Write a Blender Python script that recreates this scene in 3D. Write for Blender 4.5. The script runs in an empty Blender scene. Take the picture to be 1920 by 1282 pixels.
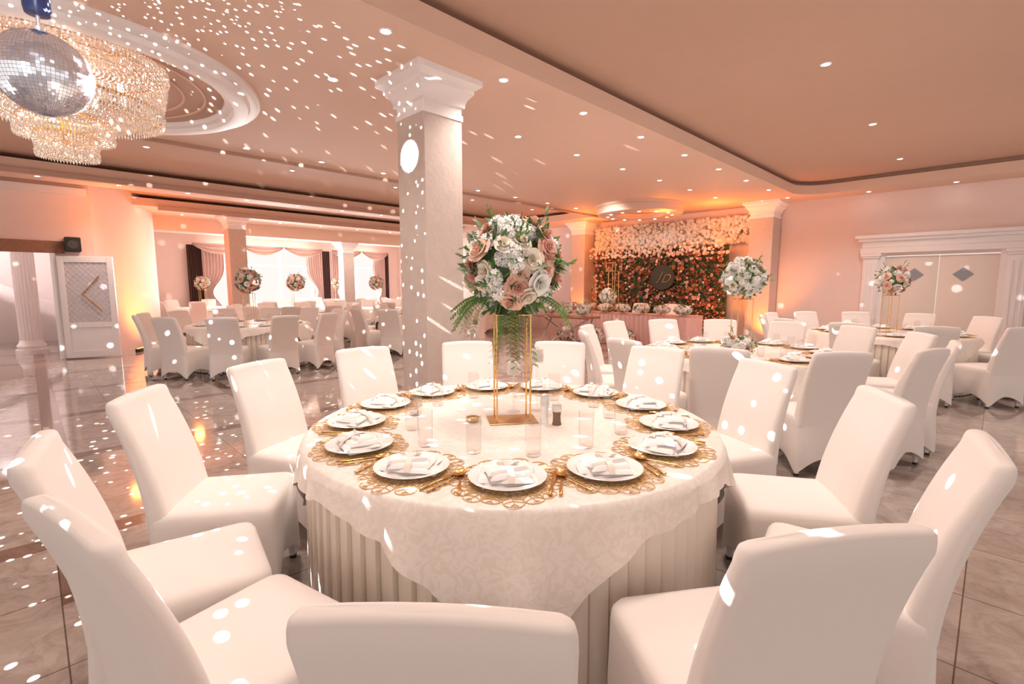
import bpy, bmesh, math, random
from mathutils import Vector, Matrix, noise
rnd=random.Random(7)
S=math.sqrt(.5); pi=math.pi
sin,cos,rad=math.sin,math.cos,math.radians
col=bpy.context.scene.collection
scene=bpy.context.scene
def W(r,d,z=0): return Vector(((d+r)*S,(d-r)*S,z))

# ---------------------------------------------------------------- materials
def nmat(name,c,rough=.5,metal=0,var=.05,nscale=6,bump=0,bscale=60,emit=None,estr=0,trans=0,ior=1.45,sheen=0,coat=0,spec=.5):
    m=bpy.data.materials.new(name); m.use_nodes=True
    nt=m.node_tree; b=nt.nodes['Principled BSDF']
    tc=nt.nodes.new('ShaderNodeTexCoord'); n=nt.nodes.new('ShaderNodeTexNoise')
    n.inputs['Scale'].default_value=nscale; n.inputs['Detail'].default_value=4
    nt.links.new(tc.outputs['Object'],n.inputs['Vector'])
    mx=nt.nodes.new('ShaderNodeMix'); mx.data_type='RGBA'
    mx.inputs[6].default_value=(*[x*(1-var) for x in c],1)
    mx.inputs[7].default_value=(*[min(1,x*(1+var)) for x in c],1)
    nt.links.new(n.outputs['Fac'],mx.inputs[0]); nt.links.new(mx.outputs[2],b.inputs['Base Color'])
    b.inputs['Roughness'].default_value=rough; b.inputs['Metallic'].default_value=metal
    b.inputs['IOR'].default_value=ior; b.inputs['Transmission Weight'].default_value=trans
    b.inputs['Sheen Weight'].default_value=sheen; b.inputs['Coat Weight'].default_value=coat
    b.inputs['Specular IOR Level'].default_value=spec
    if emit: b.inputs['Emission Color'].default_value=(*emit,1); b.inputs['Emission Strength'].default_value=estr
    if bump:
        n2=nt.nodes.new('ShaderNodeTexNoise'); n2.inputs['Scale'].default_value=bscale; n2.inputs['Detail'].default_value=3
        nt.links.new(tc.outputs['Object'],n2.inputs['Vector'])
        bp=nt.nodes.new('ShaderNodeBump'); bp.inputs['Strength'].default_value=bump; bp.inputs['Distance'].default_value=.01
        nt.links.new(n2.outputs['Fac'],bp.inputs['Height']); nt.links.new(bp.outputs[0],b.inputs['Normal'])
    return m
M_wall=nmat('pink_plaster',(.84,.68,.63),.7,bump=.1,bscale=40,var=.03)
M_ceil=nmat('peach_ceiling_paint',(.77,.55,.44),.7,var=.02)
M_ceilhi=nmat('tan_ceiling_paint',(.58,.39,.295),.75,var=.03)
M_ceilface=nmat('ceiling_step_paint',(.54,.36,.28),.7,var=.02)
M_white=nmat('white_moulding',(.90,.85,.84),.45,var=.02)
M_pillar=nmat('column_plaster',(.60,.50,.45),.6,var=.10,nscale=12,bump=.3,bscale=30)
M_fab=nmat('white_spandex',(.87,.81,.77),.62,var=.015,sheen=.2,spec=.3)
M_foot=nmat('black_rubber_foot',(.03,.03,.03),.5)
M_skirt=nmat('cream_skirt_fabric',(.87,.79,.70),.55,var=.02,sheen=.2)
M_plate=nmat('white_porcelain',(.95,.94,.93),.15,var=.01,coat=.5)
M_nap=nmat('white_napkin_linen',(.95,.92,.90),.8,var=.02,bump=.1,bscale=90)
M_rib=nmat('beige_satin_ribbon',(.90,.80,.74),.4)
M_gold=nmat('polished_gold',(.80,.50,.20),.25,1,var=.08)
M_cut=nmat('gold_cutlery',(.60,.32,.10),.28,.85,var=.08)
M_goldmat=nmat('gold_filigree',(.70,.46,.21),.45,.4,var=.25,nscale=40)
M_golddk=nmat('brushed_bronze_gold',(.60,.38,.18),.35,1,var=.1)
M_candle=nmat('white_wax',(.9,.86,.8),.5)
M_blk=nmat('black_plastic',(.02,.02,.02),.4)
M_wood=nmat('brown_wood',(.30,.14,.08),.4,var=.3,nscale=20)
M_peach=nmat('peach_rose_petal',(.87,.58,.46),.6,var=.12,nscale=30)
M_dusty=nmat('dusty_rose_petal',(.76,.45,.36),.6,var=.12,nscale=30)
M_cream=nmat('cream_rose_petal',(.94,.85,.73),.6,var=.06,nscale=30)
M_wht=nmat('white_blossom_petal',(.95,.93,.90),.6,var=.05,nscale=30)
M_leaf=nmat('dark_green_leaf',(.10,.19,.07),.5,var=.4,nscale=14)
M_leaf2=nmat('sage_green_leaf',(.27,.36,.24),.55,var=.3,nscale=14)
M_fern=nmat('fern_green',(.13,.27,.06),.5,var=.3,nscale=14)
M_hedge=nmat('hedge_leaf',(.06,.085,.035),.6,var=.5,nscale=9)
M_orange=nmat('orange_flower',(.50,.20,.10),.6,var=.3,nscale=9)
M_red=nmat('rust_red_flower',(.32,.09,.06),.6,var=.3,nscale=9)
M_stem=nmat('brown_stem',(.10,.08,.03),.7)
M_curt=nmat('blush_curtain',(.66,.48,.44),.7,var=.05)
M_curtd=nmat('dark_brown_curtain',(.10,.055,.05),.7,var=.1)
M_pinkc=nmat('pink_satin_cloth',(.80,.50,.45),.45,var=.05)
M_bead=nmat('crystal_bead',(.93,.80,.72),.12,.6,var=.3,nscale=60,emit=(1,.60,.45),estr=.10)  # slight warm emission puts the chandelier's glow into the beads themselves
M_mirror=nmat('mirror_tile',(.88,.92,1.0),.12,.92,var=.2,nscale=30)
M_grout=nmat('ball_grout',(.14,.14,.18),.5)
M_lamp=nmat('downlight_lens',(1,1,1),.3,emit=(1,.93,.85),estr=25)
M_bulb=nmat('warm_bulb',(1,.8,.6),.3,emit=(1,.70,.5),estr=6)
M_olamp=nmat('orange_led',(1,.3,.05),.3,emit=(1,.25,.03),estr=8)
M_ring=nmat('orange_cove_glow',(1,.4,.1),.3,emit=(1,.33,.06),estr=.8)
M_pvc=nmat('white_pvc',(.87,.84,.84),.3,var=.01)
M_door=nmat('cream_door_panel',(.84,.74,.67),.5,var=.02)
M_steel=nmat('brushed_steel',(.78,.75,.73),.35,.7)
M_grey=nmat('grey_glass',(.30,.30,.33),.1)
M_pane=nmat('frosted_quilted_glass',(.56,.53,.57),.25,var=.12,nscale=25,bump=.3,bscale=25)
M_sp=nmat('pepper',(.22,.14,.10),.6,var=.5,nscale=200)
def thinglass():
    m=bpy.data.materials.new('clear_glass'); m.use_nodes=True; nt=m.node_tree; nt.nodes.remove(nt.nodes['Principled BSDF'])
    out=nt.nodes['Material Output']; t=nt.nodes.new('ShaderNodeBsdfTransparent'); g=nt.nodes.new('ShaderNodeBsdfGlossy'); g.inputs['Roughness'].default_value=.05
    t.inputs[0].default_value=(.985,.98,.975,1)
    lw=nt.nodes.new('ShaderNodeLayerWeight'); lw.inputs['Blend'].default_value=.5
    pw=nt.nodes.new('ShaderNodeMath'); pw.operation='POWER'; pw.inputs[1].default_value=4.5
    mr=nt.nodes.new('ShaderNodeMapRange'); mr.inputs[3].default_value=.035; mr.inputs[4].default_value=.65
    mx=nt.nodes.new('ShaderNodeMixShader'); L=nt.links.new
    L(lw.outputs['Facing'],pw.inputs[0]); L(pw.outputs[0],mr.inputs[0]); L(mr.outputs[0],mx.inputs[0]); L(t.outputs[0],mx.inputs[1]); L(g.outputs[0],mx.inputs[2]); L(mx.outputs[0],out.inputs[0])
    return m
M_glass=thinglass()

def damask():
    m=nmat('cream_damask',(.90,.84,.77),.5,var=.01,sheen=.2)
    nt=m.node_tree; b=nt.nodes['Principled BSDF']
    tc=nt.nodes.new('ShaderNodeTexCoord')
    n=nt.nodes.new('ShaderNodeTexNoise'); n.inputs['Scale'].default_value=22; n.inputs['Detail'].default_value=4; n.inputs['Distortion'].default_value=2.0
    nt.links.new(tc.outputs['Object'],n.inputs['Vector'])
    r=nt.nodes.new('ShaderNodeValToRGB'); r.color_ramp.elements[0].position=.46; r.color_ramp.elements[1].position=.54
    r.color_ramp.elements[0].color=(.86,.79,.72,1); r.color_ramp.elements[1].color=(.91,.86,.81,1)
    nt.links.new(n.outputs['Fac'],r.inputs[0]); nt.links.new(r.outputs[0],b.inputs['Base Color'])
    r2=nt.nodes.new('ShaderNodeMapRange'); r2.inputs[1].default_value=.4; r2.inputs[2].default_value=.6; r2.inputs[3].default_value=.30; r2.inputs[4].default_value=.62
    nt.links.new(n.outputs['Fac'],r2.inputs[0]); nt.links.new(r2.outputs[0],b.inputs['Roughness'])
    return m
M_dam=damask()
def floormat():
    m=bpy.data.materials.new('polished_marble_tile'); m.use_nodes=True; nt=m.node_tree; b=nt.nodes['Principled BSDF']; L=nt.links.new
    tc=nt.nodes.new('ShaderNodeTexCoord')
    br=nt.nodes.new('ShaderNodeTexBrick'); br.offset=0; br.squash=1
    br.inputs['Scale'].default_value=1; br.inputs['Brick Width'].default_value=.6; br.inputs['Row Height'].default_value=.6
    br.inputs['Mortar Size'].default_value=.003; br.inputs['Mortar Smooth'].default_value=.1
    br.inputs['Color1'].default_value=(.60,.525,.48,1); br.inputs['Color2'].default_value=(.50,.43,.39,1); br.inputs['Mortar'].default_value=(.16,.12,.105,1)
    L(tc.outputs['Object'],br.inputs['Vector'])
    n=nt.nodes.new('ShaderNodeTexNoise'); n.inputs['Scale'].default_value=5; n.inputs['Detail'].default_value=10; n.inputs['Roughness'].default_value=.75; n.inputs['Distortion'].default_value=1.2
    L(tc.outputs['Object'],n.inputs['Vector'])
    r=nt.nodes.new('ShaderNodeValToRGB'); r.color_ramp.elements[0].position=.32; r.color_ramp.elements[1].position=.68
    r.color_ramp.elements[0].color=(.55,.51,.50,1); r.color_ramp.elements[1].color=(1.0,1.0,1.0,1)
    e=r.color_ramp.elements.new(.5); e.color=(.83,.80,.78,1)
    L(n.outputs['Fac'],r.inputs[0])
    mx=nt.nodes.new('ShaderNodeMix'); mx.data_type='RGBA'; mx.blend_type='MULTIPLY'; mx.inputs[0].default_value=1
    L(br.outputs['Color'],mx.inputs[6]); L(r.outputs[0],mx.inputs[7])
    sp=nt.nodes.new('ShaderNodeSeparateXYZ'); L(tc.outputs['Object'],sp.inputs[0])
    outs=[]
    for ax in (0,1):
        a=nt.nodes.new('ShaderNodeMath'); a.operation='ADD'; a.inputs[1].default_value=100.8; L(sp.outputs[ax],a.inputs[0])
        mo=nt.nodes.new('ShaderNodeMath'); mo.operation='MODULO'; mo.inputs[1].default_value=1.8; L(a.outputs[0],mo.inputs[0])
        lt=nt.nodes.new('ShaderNodeMath'); lt.operation='LESS_THAN'; lt.inputs[1].default_value=.16; L(mo.outputs[0],lt.inputs[0]); outs.append(lt)
    mxx=nt.nodes.new('ShaderNodeMath'); mxx.operation='MAXIMUM'; L(outs[0].outputs[0],mxx.inputs[0]); L(outs[1].outputs[0],mxx.inputs[1])
    gt=nt.nodes.new('ShaderNodeMath'); gt.operation='GREATER_THAN'; gt.inputs[1].default_value=2.9; L(sp.outputs[1],gt.inputs[0])
    mu=nt.nodes.new('ShaderNodeMath'); mu.operation='MULTIPLY'; L(mxx.outputs[0],mu.inputs[0]); L(gt.outputs[0],mu.inputs[1])
    m2=nt.nodes.new('ShaderNodeMix'); m2.data_type='RGBA'; m2.blend_type='MULTIPLY'; m2.inputs[7].default_value=(.50,.39,.35,1)
    L(mu.outputs[0],m2.inputs[0]); L(mx.outputs[2],m2.inputs[6]); L(m2.outputs[2],b.inputs['Base Color'])
    b.inputs['Roughness'].default_value=.08; b.inputs['Coat Weight'].default_value=.3; b.inputs['Coat Roughness'].default_value=.04
    return m
M_floor=floormat()

# ---------------------------------------------------------------- shapes
def rrect(w,d,r,nc=4,ns=4):
    cs=[(w/2-r,d/2-r,0),(-w/2+r,d/2-r,90),(-w/2+r,-d/2+r,180),(w/2-r,-d/2+r,270)]
    arcs=[[(cx+r*cos(rad(a+90*i/nc)),cy+r*sin(rad(a+90*i/nc))) for i in range(nc+1)] for cx,cy,a in cs]
    pts=[]
    for k in range(4):
        pts+=arcs[k]; p=arcs[k][-1]; q=arcs[(k+1)%4][0]
        for i in range(1,ns): t=i/ns; pts.append((p[0]*(1-t)+q[0]*t,p[1]*(1-t)+q[1]*t))
    return pts
def loft(secs,cap0=True,cap1=True):
    n=len(secs[0]); V=[Vector(p) for s in secs for p in s]; F=[]
    for j in range(len(secs)-1):
        for i in range(n):
            a=j*n+i; b=j*n+(i+1)%n; F.append((a,b,b+n,a+n))
    if cap0: F.append(tuple(reversed(range(n))))
    if cap1: F.append(tuple(range((len(secs)-1)*n,len(secs)*n)))
    return V,F
def box(x0,x1,y0,y1,z0,z1):
    V=[Vector((x,y,z)) for z in (z0,z1) for x,y in ((x0,y0),(x1,y0),(x1,y1),(x0,y1))]
    return V,[(3,2,1,0),(4,5,6,7),(0,1,5,4),(1,2,6,5),(2,3,7,6),(3,0,4,7)]
def bbox(x0,x1,y0,y1,z0,z1,b=.005):
    w,d=x1-x0,y1-y0; cx,cy=(x0+x1)/2,(y0+y1)/2
    def s(i,z): return [(p[0]+cx,p[1]+cy,z) for p in rrect(w-2*i,d-2*i,max(b*.6,.001),2,1)]
    return loft([s(b,z0),s(0,z0+b),s(0,z1-b),s(b,z1)])
def lathe(prof,n=24,cx=0,cy=0,cap=True):
    secs=[[(cx+r*cos(2*pi*i/n),cy+r*sin(2*pi*i/n),z) for i in range(n)] for r,z in prof]
    return loft(secs,cap and prof[0][0]>1e-5,cap and prof[-1][0]>1e-5)
def tube(pts,r,n=6):
    pts=[Vector(p) for p in pts]; secs=[]
    for i,p in enumerate(pts):
        t=(pts[min(i+1,len(pts)-1)]-pts[max(i-1,0)]).normalized()
        up=Vector((0,0,1)) if abs(t.z)<.9 else Vector((1,0,0))
        a=t.cross(up).normalized(); b=a.cross(t).normalized()
        rr=r[i] if isinstance(r,(list,tuple)) else r
        secs.append([p+a*rr*cos(2*pi*k/n)+b*rr*sin(2*pi*k/n) for k in range(n)])
    return loft(secs)
def ribbon(pts,w,h):
    secs=[]
    pts=[Vector(p) for p in pts]
    for i,p in enumerate(pts):
        t=(pts[min(i+1,len(pts)-1)]-pts[max(i-1,0)]).normalized(); a=Vector((-t.y,t.x,0))*w/2
        secs.append([p-a,p+a,p+a+Vector((0,0,h)),p-a+Vector((0,0,h))])
    return loft(secs)
def grid(fn,nu,nv):
    V=[Vector(fn(i/nu,j/nv)) for j in range(nv+1) for i in range(nu+1)]
    return V,[(j*(nu+1)+i,j*(nu+1)+i+1,(j+1)*(nu+1)+i+1,(j+1)*(nu+1)+i) for j in range(nv) for i in range(nu)]
class MB:
    def __init__(s): s.v=[];s.f=[];s.mi=[];s.mats=[]
    def add(s,vf,mat,M=None):
        V,F=vf; o=len(s.v)
        if mat not in s.mats: s.mats.append(mat)
        k=s.mats.index(mat)
        s.v+= [M@v for v in V] if M is not None else list(V)
        s.f+=[tuple(i+o for i in f) for f in F]; s.mi+=[k]*len(F); return s
    def obj(s,name,parent=None,smooth=35,loc=None):
        me=bpy.data.meshes.new(name); me.from_pydata([tuple(v) for v in s.v],[],s.f)
        for m in s.mats: me.materials.append(m)
        me.polygons.foreach_set('material_index',s.mi)
        if smooth:
            me.polygons.foreach_set('use_smooth',[True]*len(s.f)); me.set_sharp_from_angle(angle=rad(smooth))
        me.update()
        o=bpy.data.objects.new(name,me); col.objects.link(o)
        if parent: o.parent=parent
        if loc is not None: o.location=loc
        return o
def one(name,vf,mat,parent=None,smooth=35,loc=None): return MB().add(vf,mat).obj(name,parent,smooth,loc)
def empty(name,loc=(0,0,0)):
    o=bpy.data.objects.new(name,None); o.empty_display_size=.1; o.location=loc; col.objects.link(o); return o
def top(o,label,cat,group=None,kind=None):
    o['label']=label; o['category']=cat
    if group: o['group']=group
    if kind: o['kind']=kind
    return o
def struct(o): o['kind']='structure'; return o
class Proto:
    def __init__(s,root): s.root=root; s.kids=[c for c in col.objects if c.parent==root]; s.used=False
    def place(s,loc,rz=0,sc=None,label=None,group=None,cat=None,rx=0):
        if not s.used: r=s.root; s.used=True
        else:
            r=s.root.copy(); col.objects.link(r)
            for c in s.kids:
                k=c.copy(); k.parent=r; col.objects.link(k)
        r.location=loc; r.rotation_euler=(rx,0,rz)
        if sc: r.scale=(sc,sc,sc) if not isinstance(sc,tuple) else sc
        else: r.scale=(1,1,1)
        if label: r['label']=label
        if group: r['group']=group
        if cat: r['category']=cat
        return r
def ringpos(cr,cd,al,rho):
    a=rad(al); p=W(cr+rho*sin(a),cd-rho*cos(a)); w=W(sin(a),-cos(a))
    return p,math.atan2(-w.x,w.y)
def TR(x,y,z): return Matrix.Translation((x,y,z))
def RZ(a): return Matrix.Rotation(a,4,'Z')
def orient(d,roll=0): return Vector(d).to_track_quat('Z','Y').to_matrix().to_4x4()@RZ(roll)

# ---------------------------------------------------------------- room shell
ZS=3.32; ZH=3.58; XE=12.45; YN=20.0
f=MB().add(box(-5,XE+.2,-5,YN+.2,-.1,0),M_floor).obj('floor',smooth=0); struct(f)
c=MB()
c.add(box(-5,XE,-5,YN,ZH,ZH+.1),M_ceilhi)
def soffit(x0,x1,y0,y1,z0=ZS,z1=3.5):
    c.add(box(x0,x1,y0,y1,z0,z1),M_ceil)
Yc=3.14; Xc=11.75; rc=.55
def poly(pts,z0,z1,mat):
    n=len(pts); V=[Vector((*p,z0)) for p in pts]+[Vector((*p,z1)) for p in pts]
    F=[tuple(reversed(range(n))),tuple(range(n,2*n))]+[(i,(i+1)%n,(i+1)%n+n,i+n) for i in range(n)]
    c.add((V,F),mat)
arc=[(Xc-rc+rc*cos(t),Yc-rc+rc*sin(t)) for t in [pi/2*i/8 for i in range(9)]]
poly([(-5,7.85),(-5,Yc)]+list(reversed(arc))+[(Xc,-5),(XE,-5),(XE,7.85)],ZS,3.5,M_ceil)
o_=.07
arc2=[(Xc+o_-rc+rc*cos(t),Yc+o_-rc+rc*sin(t)) for t in [pi/2*i/8 for i in range(9)]]
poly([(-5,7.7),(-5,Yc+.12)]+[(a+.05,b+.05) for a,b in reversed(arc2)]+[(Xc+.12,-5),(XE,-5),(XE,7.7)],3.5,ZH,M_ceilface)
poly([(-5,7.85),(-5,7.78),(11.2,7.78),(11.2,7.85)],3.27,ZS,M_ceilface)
soffit(11.2,XE,7.85,14.4); soffit(-5,11.2,11.4,12.3); soffit(-5,XE,14.4,YN)
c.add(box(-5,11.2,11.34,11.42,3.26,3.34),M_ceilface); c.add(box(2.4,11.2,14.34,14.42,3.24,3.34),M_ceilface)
c.add(box(2.5,XE,16.3,16.9,2.95,ZS),M_ceil)
struct(c.obj('ceiling',smooth=30))
MC=Vector((.38,6.08,ZS))
def lathe_at(prof,n,p,cap=True): return lathe([(r,z+p.z) for r,z in prof],n,p.x,p.y,cap)
m=MB()
m.add(lathe_at([(1.58,0),(1.58,-.03),(1.54,-.05),(1.49,-.05),(1.47,-.085),(1.41,-.10),(1.34,-.10),(1.32,-.06),(1.27,-.05),(1.25,0)],72,MC,False),M_white)
struct(m.obj('trim_1'))
m=MB(); m.add(lathe_at([(1.24,0),(1.24,-.012),(.0,-.014)],64,MC),M_ceilface)
for k in range(1,7): m.add(lathe_at([(.18*k+.02,-.012),(.18*k+.02,-.022),(.18*k,-.022),(.18*k,-.012)],64,MC,False),M_ceil)
struct(m.obj('trim_2'))
m=MB(); pc=Vector((10.5,6.2,ZS))
m.add(lathe_at([(1.05,0),(1.05,-.05),(.98,-.06),(.98,-.2),(.90,-.22),(.55,-.22),(.52,-.12),(0,-.12)],64,pc),M_ceil)
m.add(lathe_at([(.52,-.125),(.50,-.13),(.48,-.125)],64,pc,False),M_ring)
struct(m.obj('trim_3'))
m=MB()
m.add(box(XE,XE+.2,-5,-.0,0,ZH),M_wall); m.add(box(XE,XE+.2,0,1.7,2.05,ZH),M_wall); m.add(box(XE,XE+.2,1.7,YN,0,ZH),M_wall)
struct(m.obj('wall_east',smooth=0))
wins=[(4.7,8.4),(9.3,11.4)]
m=MB(); zl,zt=.5,2.8
xs=[2.3]+[x for w in wins for x in w]+[XE+.2]
for i in range(0,len(xs),2): m.add(box(xs[i],xs[i+1],YN,YN+.2,0,ZS),M_wall)
for a,b in wins: m.add(box(a,b,YN,YN+.2,0,zl),M_wall); m.add(box(a,b,YN,YN+.2,zt,ZS),M_wall)
struct(m.obj('wall_north',smooth=0))
for wi,(a,b) in enumerate(wins):
    m=MB(); t=.06
    m.add(box(a,b,YN+.05,YN+.12,zl,zl+t),M_pvc); m.add(box(a,b,YN+.05,YN+.12,zt-t,zt),M_pvc)
    n=3 if b-a>3 else 2
    for k in range(n+1):
        x=a+(b-a-t)*k/n; m.add(box(x,x+t,YN+.05,YN+.12,zl+t,zt-t),M_pvc)
    m.add(box(a,b,YN+.06,YN+.11,2.2,2.25),M_pvc)
    struct(m.obj('window_%d'%(wi+1),smooth=0))
m=MB(); A=Vector((1.05,13.0,0)); B=Vector((2.5,15.8,0)); d=(B-A).normalized(); nn=Vector((-d.y,d.x,0))*.2
pts=[]
for i in range(13):
    t=i/12; p=A.lerp(B,t)+Vector((d.y,-d.x,0))*.12*sin(pi*t); pts.append(p)
pts.append(Vector((2.5,YN,0)))
V=[];F=[]
for p in pts: V+=[p.copy(),p+Vector((0,0,ZH)),p+nn,p+nn+Vector((0,0,ZH))]
for i in range(len(pts)-1):
    a=4*i; F+=[(a,a+4,a+5,a+1),(a+2,a+3,a+7,a+6)]
m.add((V,F),M_wall); struct(m.obj('wall_northwest',smooth=60))
m=MB()
m.add(box(.45,1.05,13,13.2,0,ZH),M_wall); m.add(box(-.95,.45,13,13.2,2.3,ZH),M_wall); m.add(box(-5,-.95,13,13.2,0,ZH),M_wall)
struct(m.obj('wall_west',smooth=0))
struct(one('trim_4',bbox(-1.05,.6,12.93,13.0,2.07,2.3),M_wood))
m=MB(); m.add(bbox(.38,.46,12.92,13.2,0,2.07),M_pvc); m.add(bbox(-.96,-.88,12.92,13.2,0,2.07),M_pvc)
struct(m.obj('trim_5'))
struct(one('trim_6',box(-5,1.0,12.8,13.0,3.2,ZS),M_white,smooth=0))
struct(one('wall_lobby',box(-5,2.2,17.6,17.8,0,ZH),M_white,smooth=0))
V=[Vector(p) for p in ((-4,15.6,3.4),(-4,17,3.4),(1.8,17,.3),(1.8,15.6,.3),(-4,15.6,3.2),(-4,17,3.2),(1.8,17,.1),(1.8,15.6,.1))]
struct(one('trim_7',(V,[(0,1,2,3),(7,6,5,4),(0,3,7,4),(1,5,6,2),(3,2,6,7),(0,4,5,1)]),M_white,smooth=0))
def fluted(cx,cy,z1):
    e=empty('fluted_column',(cx,cy,0))
    n=80
    secs=[[((.17+(.012 if i%4<2 else 0))*cos(2*pi*i/n),(.17+(.012 if i%4<2 else 0))*sin(2*pi*i/n),z) for i in range(n)] for z in (.3,z1-.25)]
    one('shaft',loft(secs),M_white,e,20)
    one('column_base',lathe([(.26,0),(.26,.1),(.22,.12),(.24,.18),(.2,.24),(.18,.3)],32),M_white,e)
    one('capital',lathe([(.18,z1-.25),(.2,z1-.2),(.2,z1-.15),(.26,z1-.08),(.27,z1)],32),M_white,e)
    return e
top(fluted(.0,14.5,3.5),'white fluted round column outside the doorway','column')
struct(one('baseboard_east',box(XE-.02,XE,-5,-.35,0,.1),M_white,smooth=0))
struct(one('baseboard_north',box(2.5,XE,YN-.02,YN,0,.1),M_white,smooth=0))

def column(cx,cy,w,z1,label,base=True):
    e=empty('square_column',(cx,cy,0))
    def sq(ww,z): return [(p[0],p[1],z) for p in rrect(ww,ww,.006,1,1)]
    one('shaft',loft([sq(w,0),sq(w,z1-.34)]),M_pillar,e,30)
    P=[(w+.02,z1-.36),(w+.02,z1-.31),(w+.0,z1-.305),(w+.0,z1-.25),(w+.05,z1-.24),(w+.05,z1-.21),(w+.08,z1-.17),(w+.15,z1-.13),(w+.17,z1-.12),(w+.17,z1-.09),(w+.23,z1-.07),(w+.28,z1-.05),(w+.28,z1)]
    one('capital',loft([sq(a,z) for a,z in P]),M_white,e,30)
    if base: one('plinth',loft([sq(w+.05,0),sq(w+.05,.1),sq(w+.02,.12)]),M_pillar,e,30)
    return top(e,label,'column')
column(2.79,3.88,.43,ZS,'beige plaster square column with white moulded capital')
column(4.17,14.9,.43,ZS,'beige plaster square column beside the far banquet tables')
column(8.2,16.6,.40,2.95,'slim beige square column near the curtained windows')
column(12.1,3.9,.5,ZS,'square column glowing orange beside the flower wall')
column(12.1,9.05,.5,ZS,'square column lit orange at the edge of the flower wall')

for k,(y0,y1) in enumerate(((0.02,.845),(.855,1.68))):
    d=one('door_%d'%(k+1),bbox(XE+.03,XE+.08,y0,y1,.01,2.03),M_door); struct(d)
    one('kick_plate',bbox(XE+.02,XE+.03,y0+.03,y1-.03,.03,.35,.003),M_steel,d)
    cy=(y0+y1)/2+(.06 if k==0 else -.06)
    V=[Vector((XE+.02,cy+a,1.66+b)) for a,b in ((-.15,0),(0,-.13),(.15,0),(0,.13))]+[Vector((XE+.031,cy+a,1.66+b)) for a,b in ((-.15,0),(0,-.13),(.15,0),(0,.13))]
    one('diamond_window',(V,[(0,1,2,3),(7,6,5,4),(0,4,5,1),(1,5,6,2),(2,6,7,3),(3,7,4,0)]),M_grey,d,0)
def pil(y0,y1,n):
    m=MB(); m.add(bbox(XE-.10,XE,y0-.03,y1+.03,0,.25),M_white); m.add(bbox(XE-.07,XE,y0,y1,.25,2.0),M_white)
    w=(y1-y0)
    for k in range(3): yy=y0+w*(.2+.3*k); m.add(bbox(XE-.085,XE-.07,yy-.018,yy+.018,.35,1.9,.004),M_white)
    m.add(bbox(XE-.10,XE,y0-.02,y1+.02,2.0,2.04),M_white); m.add(bbox(XE-.12,XE,y0-.04,y1+.04,2.04,2.1),M_white)
    struct(m.obj('trim_%d'%n))
pil(1.78,2.04,8); pil(-.34,-.08,9)
m=MB(); m.add(bbox(XE-.1,XE,-.4,2.1,2.1,2.22),M_white); m.add(bbox(XE-.07,XE,-.38,2.08,2.22,2.34),M_white)
m.add(bbox(XE-.13,XE,-.44,2.14,2.34,2.4),M_white); m.add(bbox(XE-.18,XE,-.48,2.19,2.4,2.47),M_white)
struct(m.obj('trim_10'))
m=MB(); m.add(box(XE-.02,XE+.1,1.68,1.78,0,2.1),M_white); m.add(box(XE-.02,XE+.1,-.08,0.02,0,2.1),M_white); struct(m.obj('trim_11',smooth=0))

# open leaf of west door
e=one('door_3',bbox(0,.10,-.03,.03,.02,2.02),M_pvc); struct(e)
m=MB()
m.add(bbox(.1,.76,-.03,.03,.02,.16),M_pvc); m.add(bbox(.1,.76,-.03,.03,1.9,2.02),M_pvc); m.add(bbox(.76,.86,-.03,.03,.02,2.02),M_pvc); m.add(bbox(.1,.76,-.03,.03,.62,.72),M_pvc)
m.add(bbox(.1,.76,-.015,.015,.16,.62),M_pvc)
m.obj('door_frame',e)
m=MB(); m.add(box(.1,.76,-.01,.01,.72,1.9),M_pane)
def lat(sg):
    for k in range(-8,22):
        c0=.72+k*.11; P=[]
        for x in [i*.66/30+.1 for i in range(31)]:
            z=c0+sg*(x-.1)*1.2
            if .72<=z<=1.9: P.append((x,-.011,z))
        if len(P)>1: m.add(tube([P[0],P[-1]],.004,4),M_pvc)
lat(1); lat(-1)
m.obj('lattice_panel',e,0)
m=MB()
for a,b in (((.62,1.62),(.34,1.28)),((.34,1.28),(.62,.94))): m.add(tube([(a[0],-.035,a[1]),(b[0],-.035,b[1])],.010),M_gold)
m.obj('door_handle',e)
e.location=(.47,12.9,0); e.rotation_euler=(0,0,math.atan2(12.62-12.9,1.27-.47))

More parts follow.
